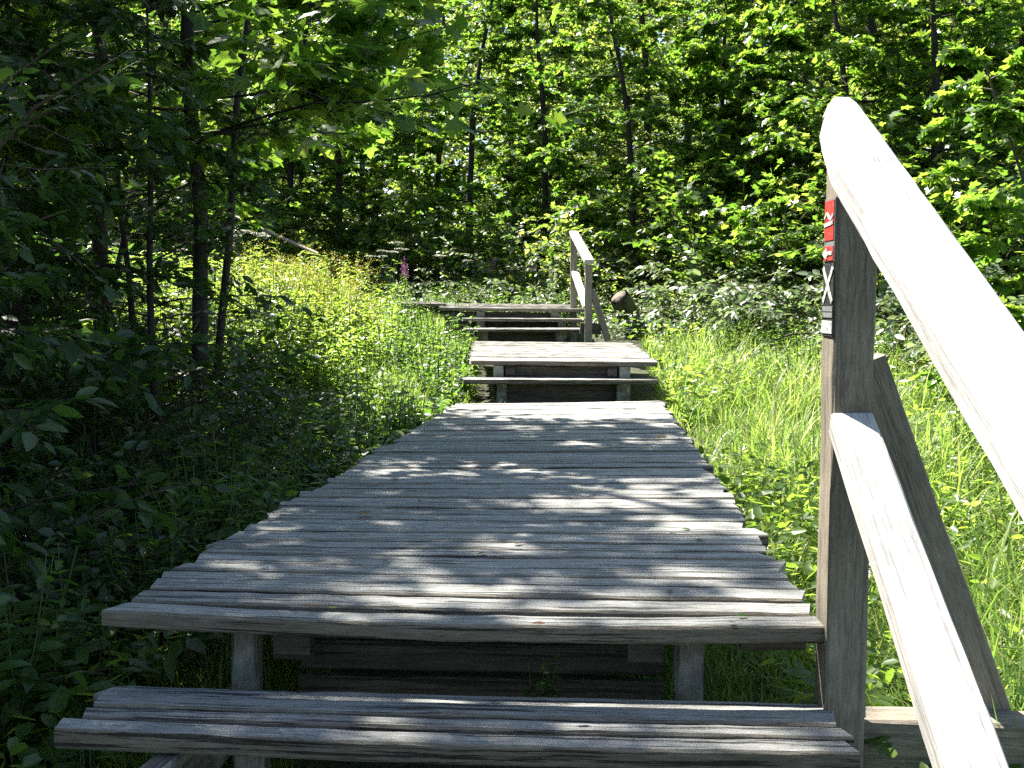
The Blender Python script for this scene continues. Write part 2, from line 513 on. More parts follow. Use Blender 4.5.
# ---- second deck
zc = .2
D2 = dict(FL=gz(470, 360.5, .2), FR=gz(658, 362, .2), BL=gz(474, 341, .265), BR=gz(632, 343, .265))
parts = []
for s, in ((0.155,), (0.83,)):
    p = along(D2, s, 0.02, 0)
    parts.append(('post', M_SUPP, [vpost(p, .2 - TH - 0.002, -0.4, 0.085, 0.07, F1)]))
    p = along(D2, s, 0.95, 0)
    parts.append(('post', M_SUPP, [vpost(p, .26 - TH - 0.002, -0.3, 0.085, 0.07, F1)]))
    s2_ = s + (0.09 if s < .5 else -0.09)
    parts.append(('corner_block', M_DARKW, [dict(pts=[along(D2, s + (0.04 if s < .5 else -0.04), 0.02, -TH - 0.05), along(D2, s2_, 0.02, -TH - 0.05)], w=0.04, h=0.09, bev=0.02)]))
    parts.append(('joist', M_DARKW, [dict(pts=[along(D2, s + .06 * (1 if s < .5 else -1), 0.05, -TH - 0.052), along(D2, s, 1, -TH - 0.052)], w=0.07, h=0.1)]))
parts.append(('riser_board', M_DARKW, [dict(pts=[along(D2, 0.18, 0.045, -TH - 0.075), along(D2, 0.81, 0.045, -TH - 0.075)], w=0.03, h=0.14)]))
platform('boardwalk_deck', 'short second deck of grey boards between the far steps and the near deck', D2, 19, TH, parts)

# ---- far steps
def row(px0, px1, py, z, dep):
    a, b_ = gz(px0, py, z), gz(px1, py, z)
    return [a, b_, a + np.array([0, dep, 0]), b_ + np.array([0, dep, 0])]


s3 = row(465, 584, 329, .37, .34)
step('lower of the two far steps beside the small handrail', *s3, 2, 0.034, [(0.16, 0.5, 0.08, M_SUPP), (0.80, 0.5, 0.09, M_SUPP)], -0.1, (0.13, 0.82, .95, .25))
Y4 = s3[0][1] + 0.36
a4, b4 = at(462, 318.2, Y4), at(582, 318.8, Y4)
s4 = [a4, b4, a4 + np.array([0, .34, 0]), b4 + np.array([0, .34, 0])]
step('upper of the two far steps right under the top deck', *s4, 2, 0.034, [(0.155, 0.5, 0.085, M_SUPP), (0.84, 0.5, 0.09, M_SUPP)], -0.1, (0.13, 0.86, .95, .25))
Y5 = Y4 + 0.34
D3 = dict(FL=at(441, 307.5, Y5), FR=at(584, 309, Y5), BL=at(436, 303.2, Y5 + 2.2), BR=at(566, 304, Y5 + 2.2))
parts = []
for s in (0.28, 0.8):
    p = along(D3, s, 0.03, 0)
    parts.append(('post', M_SUPP, [vpost(p, p[2] - TH - 0.004, -0.1, 0.1, 0.08, F1)]))
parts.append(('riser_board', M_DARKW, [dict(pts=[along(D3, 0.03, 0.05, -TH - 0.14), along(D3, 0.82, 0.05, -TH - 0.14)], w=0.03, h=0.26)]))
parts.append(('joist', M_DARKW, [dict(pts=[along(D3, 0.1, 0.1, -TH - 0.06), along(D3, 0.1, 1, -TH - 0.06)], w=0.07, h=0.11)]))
platform('boardwalk_deck', 'top deck at the end of the stairs, seen almost edge on', D3, 15, TH, parts)
q = at(405, 303.5, Y5 + 0.7)
D4 = dict(FL=q, FR=at(446, 303.8, Y5 + 0.7), BL=at(400, 301.5, Y5 + 2.6), BR=at(440, 301.5, Y5 + 2.6))
parts = [('riser_board', M_DARKW, [dict(pts=[along(D4, 0.0, 0.03, -TH - 0.07), along(D4, 0.98, 0.03, -TH - 0.07)], w=0.03, h=0.12)]),
         ('joist', M_DARKW, [dict(pts=[along(D4, 0.5, 0.05, -TH - 0.06), along(D4, 0.5, 1, -TH - 0.06)], w=0.07, h=0.11)]),
         ('post', M_SUPP, [vpost(along(D4, 0.1, 0.03, 0), D4['FL'][2] - TH - .004, -0.1, .09, .08, F1)])]
platform('boardwalk_deck', 'dark end of the boardwalk turning left behind the tall grass', D4, 12, TH, parts)


# ---- handrails
def rail_thing(label, b):
    return tag(empty('handrail', b), label, 'handrail')


b = (0.70, 2.17, float(gh(0.7, 2.17)))
hr = rail_thing('near wooden handrail with sunlit white top rail sloping down at right', b)
MB(b).beam([(.696, 2.175, -1.2), (.696, 2.175, EYE + .335)], 0.083, 0.085, up=(0, 1, 0), bev=0.004, jit=0.0012).build('post', M_POST, hr)
MB(b).beam([(.70, .42, -1.6), (.70, .42, EYE - 0.66)], 0.083, 0.085, up=(0, 1, 0), bev=0.004, jit=0.0012).build('post', M_POST, hr)


def zr(y): return EYE + .395 - (2.15 - y) * .6 - .030


tl = 2.25 - 0.2
L0 = tl / math.cos(math.atan(.6))
MB(b).beam([(.640, 2.195, zr(2.195)), (.634, 0.2, zr(0.2))], 0.122, 0.048, bev=0.006, jit=0.0012, seg=.1,
           off=([0, .035, .10, .2, .32, 10], [.34, .52, .72, .88, 1, 1], [-.036, -.028, -.016, -.008, 0, 0])).build('top_rail', M_RAIL, hr)


def zl(y): return EYE - .222 - (2.13 - y) * .6 - .03


MB(b).beam([(.692, 2.131, zl(2.131)), (.652, 1.44, zl(1.44)), (.598, .42, zl(.42))], 0.084, 0.052, w2=.10, bev=0.005, jit=0.0012, seg=.1).build('lower_rail', M_RAIL, hr)
p0 = at(866, 360, 2.26); p1 = at(1004, 745, 2.30)
MB(b).beam([p0, p1], 0.07, 0.05, up=(0, 1, 0), bev=0.004).build('brace', M_POST, hr)
zb = at(900, 712, 2.25)[2]
MB(b).beam([(.742, 2.25, zb - .06), (1.35, 2.2, zb - .06)], 0.09, 0.12, bev=0.006).build('outrigger_beam', M_POST, hr)

# trail markers on the side of the near post
def worn_paint(name, col, under, amt):
    m, nt, n, l, b = new_mat(name)
    tc = n.new('ShaderNodeTexCoord')
    t = n.new('ShaderNodeTexNoise'); t.inputs['Scale'].default_value = 90; t.inputs['Detail'].default_value = 6; t.inputs['Roughness'].default_value = .7
    l.new(tc.outputs['Object'], t.inputs['Vector'])
    r = ramp(n, [(amt, under), (amt + .05, col)])
    l.new(t.outputs[0], r.inputs[0]); l.new(r.outputs[0], b.inputs['Base Color'])
    b.inputs['Roughness'].default_value = .55
    return m


WH = worn_paint('white_paint', (.55, .55, .52), (.22, .21, .19), .42)
RD = worn_paint('red_paint', (.50, .03, .022), (.30, .10, .08), .40)
BK = worn_paint('black_paint', (.018, .018, .02), (.10, .095, .085), .38)
GR = worn_paint('grey_paint', (.20, .21, .21), (.10, .1, .1), .42)


def zy(py): return EYE + (300 - py) / FPX * 2.17


def plate(name, z0, z1, mat, parent, b, x=0.6525, y0=2.136, y1=2.206, th=0.003):
    return MB(b).beam([(x, (y0 + y1) / 2, z0), (x, (y0 + y1) / 2, z1)], y1 - y0, th, up=(1, 0, 0), bev=0.0006, jit=0.0).build(name, mat, parent)


def mark(name, pts, w, mat, parent, b, x=0.6500, th=0.0016):
    return MB(b).beam([(x, y, z) for y, z in pts], w, th, up=(1, 0, 0), bev=0.0003, jit=0.0, seg=.008).build(name, mat, parent)


b = (0.652, 2.171, zy(262))
tm = tag(empty('trail_marker', b), 'red trail marker with white zigzag and arrow on the near post', 'trail marker')
plate('backing', zy(262), zy(200), GR, tm, b)
mark('red_field', [(2.171, zy(241)), (2.171, zy(202))], .062, RD, tm, b, .6505, .002)
mark('red_field', [(2.171, zy(261)), (2.171, zy(247))], .062, RD, tm, b, .6505, .002)
mark('zigzag', [(2.200, zy(219)), (2.185, zy(214)), (2.160, zy(221)), (2.142, zy(216))], .007, WH, tm, b, .6489)
mark('stripe', [(2.200, zy(226)), (2.142, zy(224))], .008, WH, tm, b, .6489)
mark('arrow', [(2.200, zy(254)), (2.145, zy(254))], .008, WH, tm, b, .6489)
mark('arrow', [(2.178, zy(250)), (2.204, zy(254)), (2.178, zy(258))], .008, WH, tm, b, .6485)
b = (0.652, 2.171, zy(336))
tm = tag(empty('trail_marker', b), 'black trail marker with white cross and bars below the red one', 'trail marker')
plate('backing', zy(336), zy(263.5), BK, tm, b)
mark('cross', [(2.202, zy(302)), (2.140, zy(268))], .012, WH, tm, b)
mark('cross', [(2.140, zy(302)), (2.202, zy(268))], .012, WH, tm, b, .6494)
mark('bar', [(2.205, zy(309)), (2.137, zy(309))], .010, GR, tm, b)
mark('bar', [(2.205, zy(315)), (2.137, zy(315))], .010, GR, tm, b)
mark('bar', [(2.205, zy(327)), (2.137, zy(327))], .026, WH, tm, b)

# far handrail beside the top steps
Ya, Yb = 10.95, 12.35
pa, pb = at(588.5, 300, Ya), at(573.5, 300, Yb)
b = (float(pa[0]), float(pa[1]), float(gh(pa[0], pa[1])))
hr = rail_thing('small far handrail on two posts right of the far steps', b)
ta, tb = at(588, 265, Ya)[2], at(573, 236, Yb)[2]
MB(b).beam([(pa[0], pa[1], -.1), (pa[0], pa[1], ta)], .075, .075, up=(0, 1, 0)).build('post', M_POST, hr)
MB(b).beam([(pb[0], pb[1], -.1), (pb[0], pb[1], tb)], .075, .075, up=(0, 1, 0)).build('post', M_POST, hr)
sl_ = np.array([pb[0], pb[1] + .08, tb + .045]); sl2 = np.array([pa[0], pa[1] - .08, ta + .03])
MB(b).beam([sl_, sl2], .10, .045).build('top_rail', M_RAIL, hr)
MB(b).beam([at(575, 273, Yb - .06), at(587, 308, Ya + .06)], .08, .05).build('lower_rail', M_RAIL, hr)
MB(b).beam([at(592, 290, Ya + .03), at(608, 340, Ya + .03)], .07, .06, up=(0, 1, 0)).build('brace', M_POST, hr)
MB(b).beam([at(580, 328, Ya + .07), at(601, 329, Ya + .07)], .07, .12).build('outrigger_beam', M_DARKW, hr)

# a third handrail half hidden in the weeds to the left
p = at(237, 260, 15.5)
b = (float(p[0]), float(p[1]), float(gh(p[0], p[1])))
hr = rail_thing('distant handrail half hidden behind the yellow flowers at left', b)
MB(b).beam([(p[0], p[1], b[2] - .1), (p[0], p[1], at(237, 228, 15.5)[2])], .12, .1, up=(0, 1, 0)).build('post', M_POST, hr)
MB(b).beam([at(236, 217, 15.45), at(318, 254, 14.2)], .05, .035).build('top_rail', M_POST, hr)
MB(b).beam([at(200, 257, 15.5), at(246, 258, 15.4)], .09, .05).build('lower_rail', M_POST, hr)
pz = at(316, 256, 14.25)
MB(b).beam([(pz[0], pz[1], gh(pz[0], pz[1]) - .1), (pz[0], pz[1], pz[2])], .11, .1, up=(0, 1, 0)).build('post', M_POST, hr)


# stump beside the far handrail
def tube(path, radii, ns=10, jit=0.0, rg=rng):
    path = np.array(path, float); n = len(path)
    T = np.gradient(path, axis=0); T /= np.linalg.norm(T, axis=1)[:, None] + 1e-9
    ref = np.array([0.31, 0.95, 0.05]) if abs(T[0][2]) > 0.7 else np.array([0, 0, 1.0])
    A = np.cross(T, ref); A /= np.linalg.norm(A, axis=1)[:, None] + 1e-9
    B = np.cross(T, A)
    an = np.linspace(0, 2 * math.pi, ns, endpoint=False)
    R = np.array(radii)[:, None] * (1 + (rg.normal(0, jit, (n, ns)) if jit else 0))
    V = path[:, None, :] + A[:, None, :] * (np.cos(an)[None, :, None] * R[..., None]) + B[:, None, :] * (np.sin(an)[None, :, None] * R[..., None])
    i = np.arange(n - 1)[:, None] * ns; k = np.arange(ns)[None]; k2 = (k + 1) % ns
    F = np.stack([i + k, i + k2, i + ns + k2, i + ns + k], -1).reshape(-1, 4)
    return V.reshape(-1, 3), F


class Tubes:
    def __init__(self): self.V, self.F, self.n = [], [], 0

    def add(self, path, radii, ns=5, jit=0.0, rg=rng):
        v, f = tube(path, radii, ns, jit, rg)
        self.V.append(v); self.F.append(f + self.n); self.n += len(v)

    def mesh(self, name, mat):
        V = np.concatenate(self.V); F = np.concatenate(self.F)
        return np_mesh(name, V, F, np.full(len(F), 4), mat, True)


sb = at(628, 328, 13.2); st = at(619, 297, 12.95)
b = (float(sb[0]), float(sb[1]), float(gh(sb[0], sb[1])))
stump = tag(empty('tree_stump', b), 'mossy cut tree stump leaning by the far handrail', 'stump')
tb_ = Tubes()
pth = [np.array([sb[0] + .05, sb[1], b[2] - .1]), (sb * .6 + st * .4) + np.array([.05, 0, 0]), st + (sb - st) * .12 + np.array([.02, 0, 0]), st]
ax = (pth[3] - pth[2]); ax /= np.linalg.norm(ax)
tb_.add([q_ - np.array(b) for q_ in pth], [.2, .145, .125, .115], 22, .08)
link('bark', tb_.mesh('bark', M_STUMP), stump)
v, f = tube([st - np.array(b) - ax * .004, st - np.array(b) + ax * .006, st - np.array(b) + ax * .01], [.10, .10, .002], 22, .06)
link('cut_face', np_mesh('cut_face', v, f, np.full(len(f), 4), M_CUT), stump)

# ------------------------------------------------------------------ leaves
OVAL = (np.array([(0, 0, 0), (.32, .24, .03), (.72, .17, .0), (1, 0, -.10), (.72, -.17, .0), (.32, -.24, .03)]), [(0, 3, 2, 1), (0, 5, 4, 3)])
LANCE = (np.array([(0, 0, 0), (.30, .13, .03), (.68, .10, -.03), (1, 0, -.20), (.68, -.10, -.03), (.30, -.13, .03)]), [(0, 3, 2, 1), (0, 5, 4, 3)])
RHOMB = (np.array([(0, 0, 0), (.45, .30, .04), (1, 0, -.08), (.45, -.30, .04)]), [(0, 2, 1), (0, 3, 2)])
_h = [(0, 0), (-.10, .20), (.02, .42), (.20, .26), (.50, .60), (.54, .26), (.74, .22), (1, 0)]
_mv = [(x, y, .10 * abs(y) - .12 * x * x - .18 * y * y) for x, y in _h] + [(x, -y, .10 * abs(y) - .12 * x * x - .18 * y * y) for x, y in _h[1:-1]]
MAPLE = (np.array(_mv), [(0, 7, 6, 5, 4, 3, 2, 1), (0, 8, 9, 10, 11, 12, 13, 7)])


def leaves_mesh(name, P, D, N, size, tpl, mat, rg=rng):
    tv, tf = tpl
    D = D / (np.linalg.norm(D, axis=1)[:, None] + 1e-9)
    Sd = np.cross(N, D); Sd /= np.linalg.norm(Sd, axis=1)[:, None] + 1e-9
    N = np.cross(D, Sd)
    wd = rg.uniform(.85, 1.15, len(P))
    V = P[:, None, :] + size[:, None, None] * (tv[None, :, 0, None] * D[:, None, :] + (tv[None, :, 1, None] * wd[:, None, None]) * Sd[:, None, :] + tv[None, :, 2, None] * N[:, None, :])
    k = len(tv)
    lp = np.concatenate([np.array(f) for f in tf])
    loops = (np.arange(len(P)) * k)[:, None] + lp[None]
    sizes = np.tile([len(f) for f in tf], len(P))
    return np_mesh(name, V.reshape(-1, 3), loops, sizes, mat)


def unit(v): return v / (np.linalg.norm(v) + 1e-9)


class LeafBag:
    def __init__(self): self.P, self.D, self.N, self.S = [], [], [], []

    def add(self, P, D, N, S):
        self.P.append(P); self.D.append(D); self.N.append(N); self.S.append(S)

    def arrays(self): return tuple(np.concatenate(a) for a in (self.P, self.D, self.N, self.S))


def spray(bag, rg, path, n, size, flat=0.75, spread=0.9):
    """leaves along a twig path, alternately left and right, mostly facing up"""
    path = np.array(path); m = len(path)
    t = np.sort(rg.uniform(0.12, 1.0, n)) * (m - 1)
    i = np.clip(t.astype(int), 0, m - 2); fr = (t - i)[:, None]
    P = path[i] * (1 - fr) + path[i + 1] * fr
    T = path[i + 1] - path[i]; T /= np.linalg.norm(T, axis=1)[:, None] + 1e-9
    Sd = np.cross(T, [0, 0, 1.0]); Sd /= np.linalg.norm(Sd, axis=1)[:, None] + 1e-9
    sg = np.where(np.arange(n) % 2 == 0, 1, -1)[:, None]
    D = T * rg.uniform(.2, .9, (n, 1)) + Sd * sg * rg.uniform(.3, 1, (n, 1)) * spread + np.array([0, 0, 1.0]) * rg.normal(-.18, .25, (n, 1))
    N = np.array([0, 0, 1.0]) * flat + rg.normal(0, .38, (n, 3))
    S = size * rg.uniform(.65, 1.2, n)
    P = P + D / np.linalg.norm(D, axis=1)[:, None] * (size * .25)
    bag.add(P, D, N, S)


def bend_path(p0, d0, L, n, rg, wander=.12, droop=0.0):
    P = [np.array(p0, float)]; d = unit(np.array(d0, float))
    for i in range(n):
        d = unit(d + rg.normal(0, wander, 3) + np.array([0, 0, -droop]))
        P.append(P[-1] + d * (L / n))
    return P


def grow_limb(tub, bag, rg, p0, d0, L, r, leafn, lsize, twigs=7, droop=.05, flat=.75, bare=.25, ns=5):
    path = bend_path(p0, d0, L, 6, rg, .10, droop)
    tub.add(path, np.linspace(r, r * .25, 7), ns)
    for k in range(twigs):
        t = bare + (1 - bare) * (k + rg.uniform(.2, .8)) / twigs
        i = min(int(t * 6), 5); fr = t * 6 - i
        p = path[i] * (1 - fr) + path[i + 1] * fr
        T = unit(path[i + 1] - path[i])
        sd = unit(np.cross(T, [0, 0, 1.0])) * (1 if k % 2 else -1)
        d = T * rg.uniform(.4, .9) + sd * rg.uniform(.5, 1) + np.array([0, 0, rg.normal(.05, .2)])
        tlen = L * rg.uniform(.22, .42) * (1.15 - .5 * t)
        tp = bend_path(p, d, tlen, 3, rg, .15, droop)
        tub.add(tp, np.linspace(r * .3, r * .08, 4), 3)
        spray(bag, rg, tp, max(3, int(leafn * rg.uniform(.7, 1.3))), lsize, flat)
    spray(bag, rg, path[3:], max(3, int(leafn)), lsize, flat)
    return path


def tree_meshes(seed, H, r0, h0, nl, Lmax, leafn, lsize, tpl, lmat, bmat, twigs=7, droop=.05, lean=(0, 0), prof=None, el=(.05, .5), keep=None, origin=None, az0=None, extra=None, wander=.05, flat=.75, xlim=None):
    rg = np.random.default_rng(seed)
    tub, bag = Tubes(), LeafBag()
    n = 10
    tr = [np.array([0, 0, -.15])]
    d = unit(np.array([lean[0], lean[1], 1.0]))
    for i in range(n):
        d = unit(d + rg.normal(0, wander, 3) * np.array([1, 1, .2]))
        tr.append(tr[-1] + d * ((H + .15) / n))
    tr = np.array(tr)
    rad = r0 * (1 - .85 * np.linspace(0, 1, n + 1) ** 1.1); rad[0] *= 1.35
    tub.add(tr, rad, 10, .04, rg)
    az = rg.uniform(0, 6.28)
    for k in range(nl):
        hz = h0 + (H * .97 - h0) * ((k + rg.uniform(0, 1)) / nl)
        u = (hz - h0) / (H - h0 + 1e-6)
        i = min(int((hz + .15) / (H + .15) * n), n - 1); fr = (hz + .15) / (H + .15) * n - i
        p = tr[i] * (1 - fr) + tr[i + 1] * fr
        az += 2.4 + rg.normal(0, .35)
        a = az if az0 is None else az0[0] + rg.normal(0, az0[1])
        pr = prof(u) if prof else (.55 + .9 * u - 1.25 * u * u)
        L = Lmax * pr * rg.uniform(.7, 1.2)
        if xlim is not None and math.cos(a) > .05: L = min(L, (xlim - origin[0] - p[0]) / math.cos(a))
        if L < .15: continue
        e = rg.uniform(*el)
        grow_limb(tub, bag, rg, p, (math.cos(a) * math.cos(e), math.sin(a) * math.cos(e), math.sin(e)), L, max(.006, rad[i] * .24), leafn, lsize, twigs, droop, flat)
    if extra:
        for (hz, dvec, L, r, twg, lf) in extra:
            i = min(int((hz + .15) / (H + .15) * n), n - 1); fr = (hz + .15) / (H + .15) * n - i
            p = tr[i] * (1 - fr) + tr[i + 1] * fr
            grow_limb(tub, bag, rg, p, dvec, L, r, lf, lsize, twg, -.01, flat)
    P, D, N, S = bag.arrays()
    if keep is not None:
        k = keep(P + np.array(origin), rg)
        P, D, N, S = P[k], D[k], N[k], S[k]
    return tub.mesh('trunk', bmat), leaves_mesh('crown', P, D, N, S, tpl, lmat, rg)


# where the sun comes through the canopy: a leaf is kept or not by where its shadow falls on the plane z = -0.1
SPOTS = [(448, 462, .30), (690, 489, .34), (395, 600, .13), (770, 488, .2), (600, 407, .34), (500, 412, .2), (540, 545, .12), (640, 620, .16), (480, 598, .1),
         (690, 525, .16), (760, 610, .14), (560, 470, .14), (350, 640, .08), (590, 745, .16), (740, 745, .2), (620, 500, .2), (560, 440, .15), (700, 575, .12)]
SPOTS = [(gz(x, y, 0), r * 1.25) for x, y, r in SPOTS]


def left_edge(y): return -.886 + .095 * (y - 2.25)


def right_edge(y): return .655 + .083 * (y - 2.15)


def shade_keep(W, rg):
    t = (W[:, 2] + .05) / SV[2]
    x = W[:, 0] - SV[0] * t; y = W[:, 1] - SV[1] * t
    pr = np.full(len(W), 1.0)
    re = right_edge(y)
    pr[x > re - .02] = .0
    deck = (x > left_edge(y)) & (x < re)
    bk = (x <= left_edge(y)) & (x > -1.9) & (y > 5.0)
    pr[bk] = .28
    nz = np.sin(x * 5.1 + y * 3.3) + np.sin(y * 7.7 - x * 2.3 + 1) + np.sin(x * 11 + y * 1.3)
    pr[deck] = np.where(nz[deck] > 1.35, .25, .85)
    for c_, r in SPOTS:
        q_ = ((x - c_[0]) / (r * 1.1)) ** 2 + ((y - c_[1]) / (r * .9)) ** 2 < 1
        pr[q_] = np.minimum(pr[q_], .06)
    pr[(y > 7.6)] = np.minimum(pr[(y > 7.6)], .22)
    pr[(y > 7.2) & (x < 1.5) & (x > -4.5) & ~deck] = .06
    pr[(y > 6.3) & (x > -2.2)] = np.minimum(pr[(y > 6.3) & (x > -2.2)], .45)
    low = (W[:, 2] < 2.8) & (W[:, 0] > -2.6)
    pr[low] = np.maximum(pr[low], .5)
    return rg.uniform(0, 1, len(W)) < pr


def put_tree(name, label, cat, loc, meshes, rz=0, sc=1, group=None):
    o = tag(empty(name, loc, rz, sc), label, cat, group)
    link('trunk', meshes[0], o)
    link('crown', meshes[1], o)
    return o


def g3(x, y): return (float(x), float(y), float(gh(x, y)))


def near_tree(name, label, x, y, xlim=-.75, **kw):
    loc = g3(x, y)
    ms = tree_meshes(keep=shade_keep, origin=loc, xlim=xlim, **kw)
    return put_tree(name, label, 'tree', loc, ms)


flatp = lambda u: (.95 - .1 * u - .5 * u * u)
# near trees on the left that shade the deck
x = at(190, 300, 6.6)[0]
near_tree('maple_tree', 'dark maple trunk at left with long leafy branch reaching over the boardwalk', x, 6.6, seed=3, H=8.5, r0=.05, h0=1.75, nl=44, Lmax=2.3, leafn=20, lsize=.115, tpl=MAPLE, lmat=L_MAPLE, bmat=M_BARKD,
          twigs=8, droop=.03, prof=flatp, el=(-.05, .35), extra=[(2.0, (.95, -.2, .1), 1.5, .010, 9, 16), (1.95, (.68, -.72, .10), 2.15, .012, 9, 13), (2.6, (.9, .1, .2), 2.0, .012, 9, 16), (2.3, (.95, -.1, .1), 1.6, .012, 9, 16)])
near_tree('maple_tree', 'thin dark maple stem leaning right just behind the big left trunk', at(208, 300, 6.9)[0], 6.9, seed=5, H=8.0, r0=.028, h0=1.9, nl=34, Lmax=2.0, leafn=18, lsize=.115, tpl=MAPLE, lmat=L_MAPLE, bmat=M_BARKD,
          twigs=8, prof=flatp, el=(-.05, .4), lean=(.13, 0.02))
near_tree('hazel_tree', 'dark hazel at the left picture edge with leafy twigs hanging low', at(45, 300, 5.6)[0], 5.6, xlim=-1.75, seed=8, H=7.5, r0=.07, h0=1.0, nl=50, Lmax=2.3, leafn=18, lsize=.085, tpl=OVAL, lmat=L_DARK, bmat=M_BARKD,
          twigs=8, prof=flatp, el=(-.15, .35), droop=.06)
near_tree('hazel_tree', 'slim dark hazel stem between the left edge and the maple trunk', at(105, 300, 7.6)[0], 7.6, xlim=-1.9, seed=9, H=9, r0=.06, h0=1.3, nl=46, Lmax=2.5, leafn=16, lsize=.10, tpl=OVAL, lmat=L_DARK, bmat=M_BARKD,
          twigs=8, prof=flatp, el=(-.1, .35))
for k, (x, y, h, lab) in enumerate([(-2.55, 5.0, 3.6, 'dense dark hazel sapling hiding the foot of the maple trunk'), (-2.15, 4.0, 2.6, 'low dark hazel sapling nearest the deck edge'),
                                    (-3.1, 6.5, 4.0, 'dense dark hazel sapling between the hazel stems'), (-2.5, 7.0, 3.2, 'dark hazel sapling just behind the maple trunk'), (-1.95, 5.75, 2.7, 'dark hazel sapling right in front of the maple trunk'), (-2.25, 4.6, 3.0, 'dark hazel sapling between the deck edge and the leftmost trunk'), (-5.2, 9.0, 4.4, 'dark hazel sapling far back at the left edge'), (-4.3, 7.6, 4.6, 'tall dark hazel sapling behind the leftmost trunk'), (-1.95, 3.0, 2.4, 'dark hazel sapling beside the lowest step'), (-3.4, 8.6, 3.4, 'dark hazel sapling at the rear of the shaded thicket')]):
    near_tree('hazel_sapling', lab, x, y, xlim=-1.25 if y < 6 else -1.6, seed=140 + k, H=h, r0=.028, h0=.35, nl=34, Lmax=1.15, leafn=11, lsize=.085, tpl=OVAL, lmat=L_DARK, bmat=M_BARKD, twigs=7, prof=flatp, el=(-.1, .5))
# taller shade trees further left, mostly outside the picture
near_tree('beech_tree', 'tall beech shading the undergrowth beyond the left edge', -5.6, 6.6, seed=21, H=12, r0=.16, h0=2.2, nl=60, Lmax=3.2, leafn=20, lsize=.13, tpl=OVAL, lmat=L_DARK, bmat=M_BARK, twigs=9, prof=flatp)
near_tree('beech_tree', 'tall beech behind the slim hazel on the left', -5.0, 9.2, seed=22, H=11, r0=.14, h0=2.4, nl=60, Lmax=3.0, leafn=20, lsize=.13, tpl=OVAL, lmat=L_DARK, bmat=M_BARK, twigs=9, prof=flatp)

for k, (x, y, lab) in enumerate([(-4.6, 2.2, 'out-of-view beech beside the stairs, added to block sky light'), (-6.5, 3.8, 'second out-of-view beech further left, added to block sky light'), (-4.4, -1.2, 'out-of-view beech behind the lowest steps, added to block sky light'), (-8.2, 8.0, 'out-of-view beech far left of the hazels, added to block sky light')]):  # unseen trees added only to keep skylight off the left undergrowth
    near_tree('beech_tree', lab, x, y, xlim=-2.3, seed=31 + k, H=10, r0=.15, h0=1.0, nl=60, Lmax=3.0, leafn=20, lsize=.15, tpl=RHOMB, lmat=L_DARK, bmat=M_BARK, twigs=9, prof=flatp)

# overhanging twig at top left, reaching in from a bush beside the stairs
loc = g3(-1.75, 2.6)
rg = np.random.default_rng(41); tub, bag = Tubes(), LeafBag()
for k, (tx, ty) in enumerate([(60, 42), (130, 50), (30, 100), (75, 95), (20, 170), (70, 210), (10, 250), (40, 330), (15, 390)]):
    end = at(tx, ty, 2.7 + .12 * k) - np.array(loc)
    sp = np.array([rg.normal(0, .05), rg.normal(0, .05), 0])
    mid = end * .55 + np.array([-.22, .05, .35])
    path = [sp, sp * .5 + mid * .5 + np.array([-.1, 0, .05]), mid, mid * .45 + end * .55 + np.array([0, 0, .07]), end]
    tub.add(path, [.014, .011, .008, .005, .002], 5)
    spray(bag, rg, path[2:], 16, .055, .7)
    for j in range(5):
        tp = bend_path(mid * (1 - j / 5) + end * (j / 5), (rg.normal(.3, .5), rg.normal(0, .5), rg.normal(-.1, .2)), .28, 3, rg)
        tub.add(tp, [.003, .0025, .002, .001], 3); spray(bag, rg, tp, 9, .055, .7)
o = tag(empty('privet_bush', loc), 'arching bush beside the stairs with thin twigs hanging into the top left corner', 'bush')
link('stem', tub.mesh('stem', M_TWIG), o)
link('foliage', leaves_mesh('foliage', *bag.arrays(), OVAL, L_DARK, rg), o)

# ------------------------------------------------------------------ forest trees and bushes: prototypes, then copies
PR = {}
PR['tall'] = [tree_meshes(60 + i, 11, .15, 1.0, 56, 2.8, 20, .12, RHOMB if i else OVAL, L_WOOD, M_BARKD, twigs=10, prof=flatp, el=(-.1, .35), droop=.05) for i in range(3)]
PR['maple'] = [tree_meshes(70 + i, 9, .10, .6, 54, 2.3, 20, .115, MAPLE, L_MAPLE, M_BARKD, twigs=9, prof=flatp, el=(-.1, .3), droop=.04) for i in range(2)]
PR['pole'] = [tree_meshes(80 + i, 12, .085, 2.2, 32, 1.7, 16, .14, RHOMB, L_WOOD, M_BARKD, twigs=7, prof=flatp, el=(-.1, .35)) for i in range(2)]
PR['sapling'] = [tree_meshes(90 + i, 3.6, .03, .25, 36, 1.1, 17, .10, MAPLE, L_MAPLE, M_TWIG, twigs=7, prof=flatp, el=(0, .5), wander=.08) for i in range(2)]


def bush_meshes(seed, H, R, ns, leafn, lsize, tpl, lmat, twigs=7, droop=.12):
    rg = np.random.default_rng(seed); tub, bag = Tubes(), LeafBag()
    for k in range(ns):
        a = rg.uniform(0, 6.28); e = rg.uniform(.5, 1.35)
        L = H * rg.uniform(.6, 1.1) / max(.6, math.sin(e))
        p0 = np.array([math.cos(a), math.sin(a), 0]) * R * .25 * rg.uniform(0, 1) + np.array([0, 0, -.05])
        grow_limb(tub, bag, rg, p0, (math.cos(a) * math.cos(e) * R / H, math.sin(a) * math.cos(e) * R / H, math.sin(e)), L, .012, leafn, lsize, twigs, droop, .7, bare=.12, ns=4)
    return tub.mesh('stem', M_TWIG), leaves_mesh('foliage', *bag.arrays(), tpl, lmat, rg)


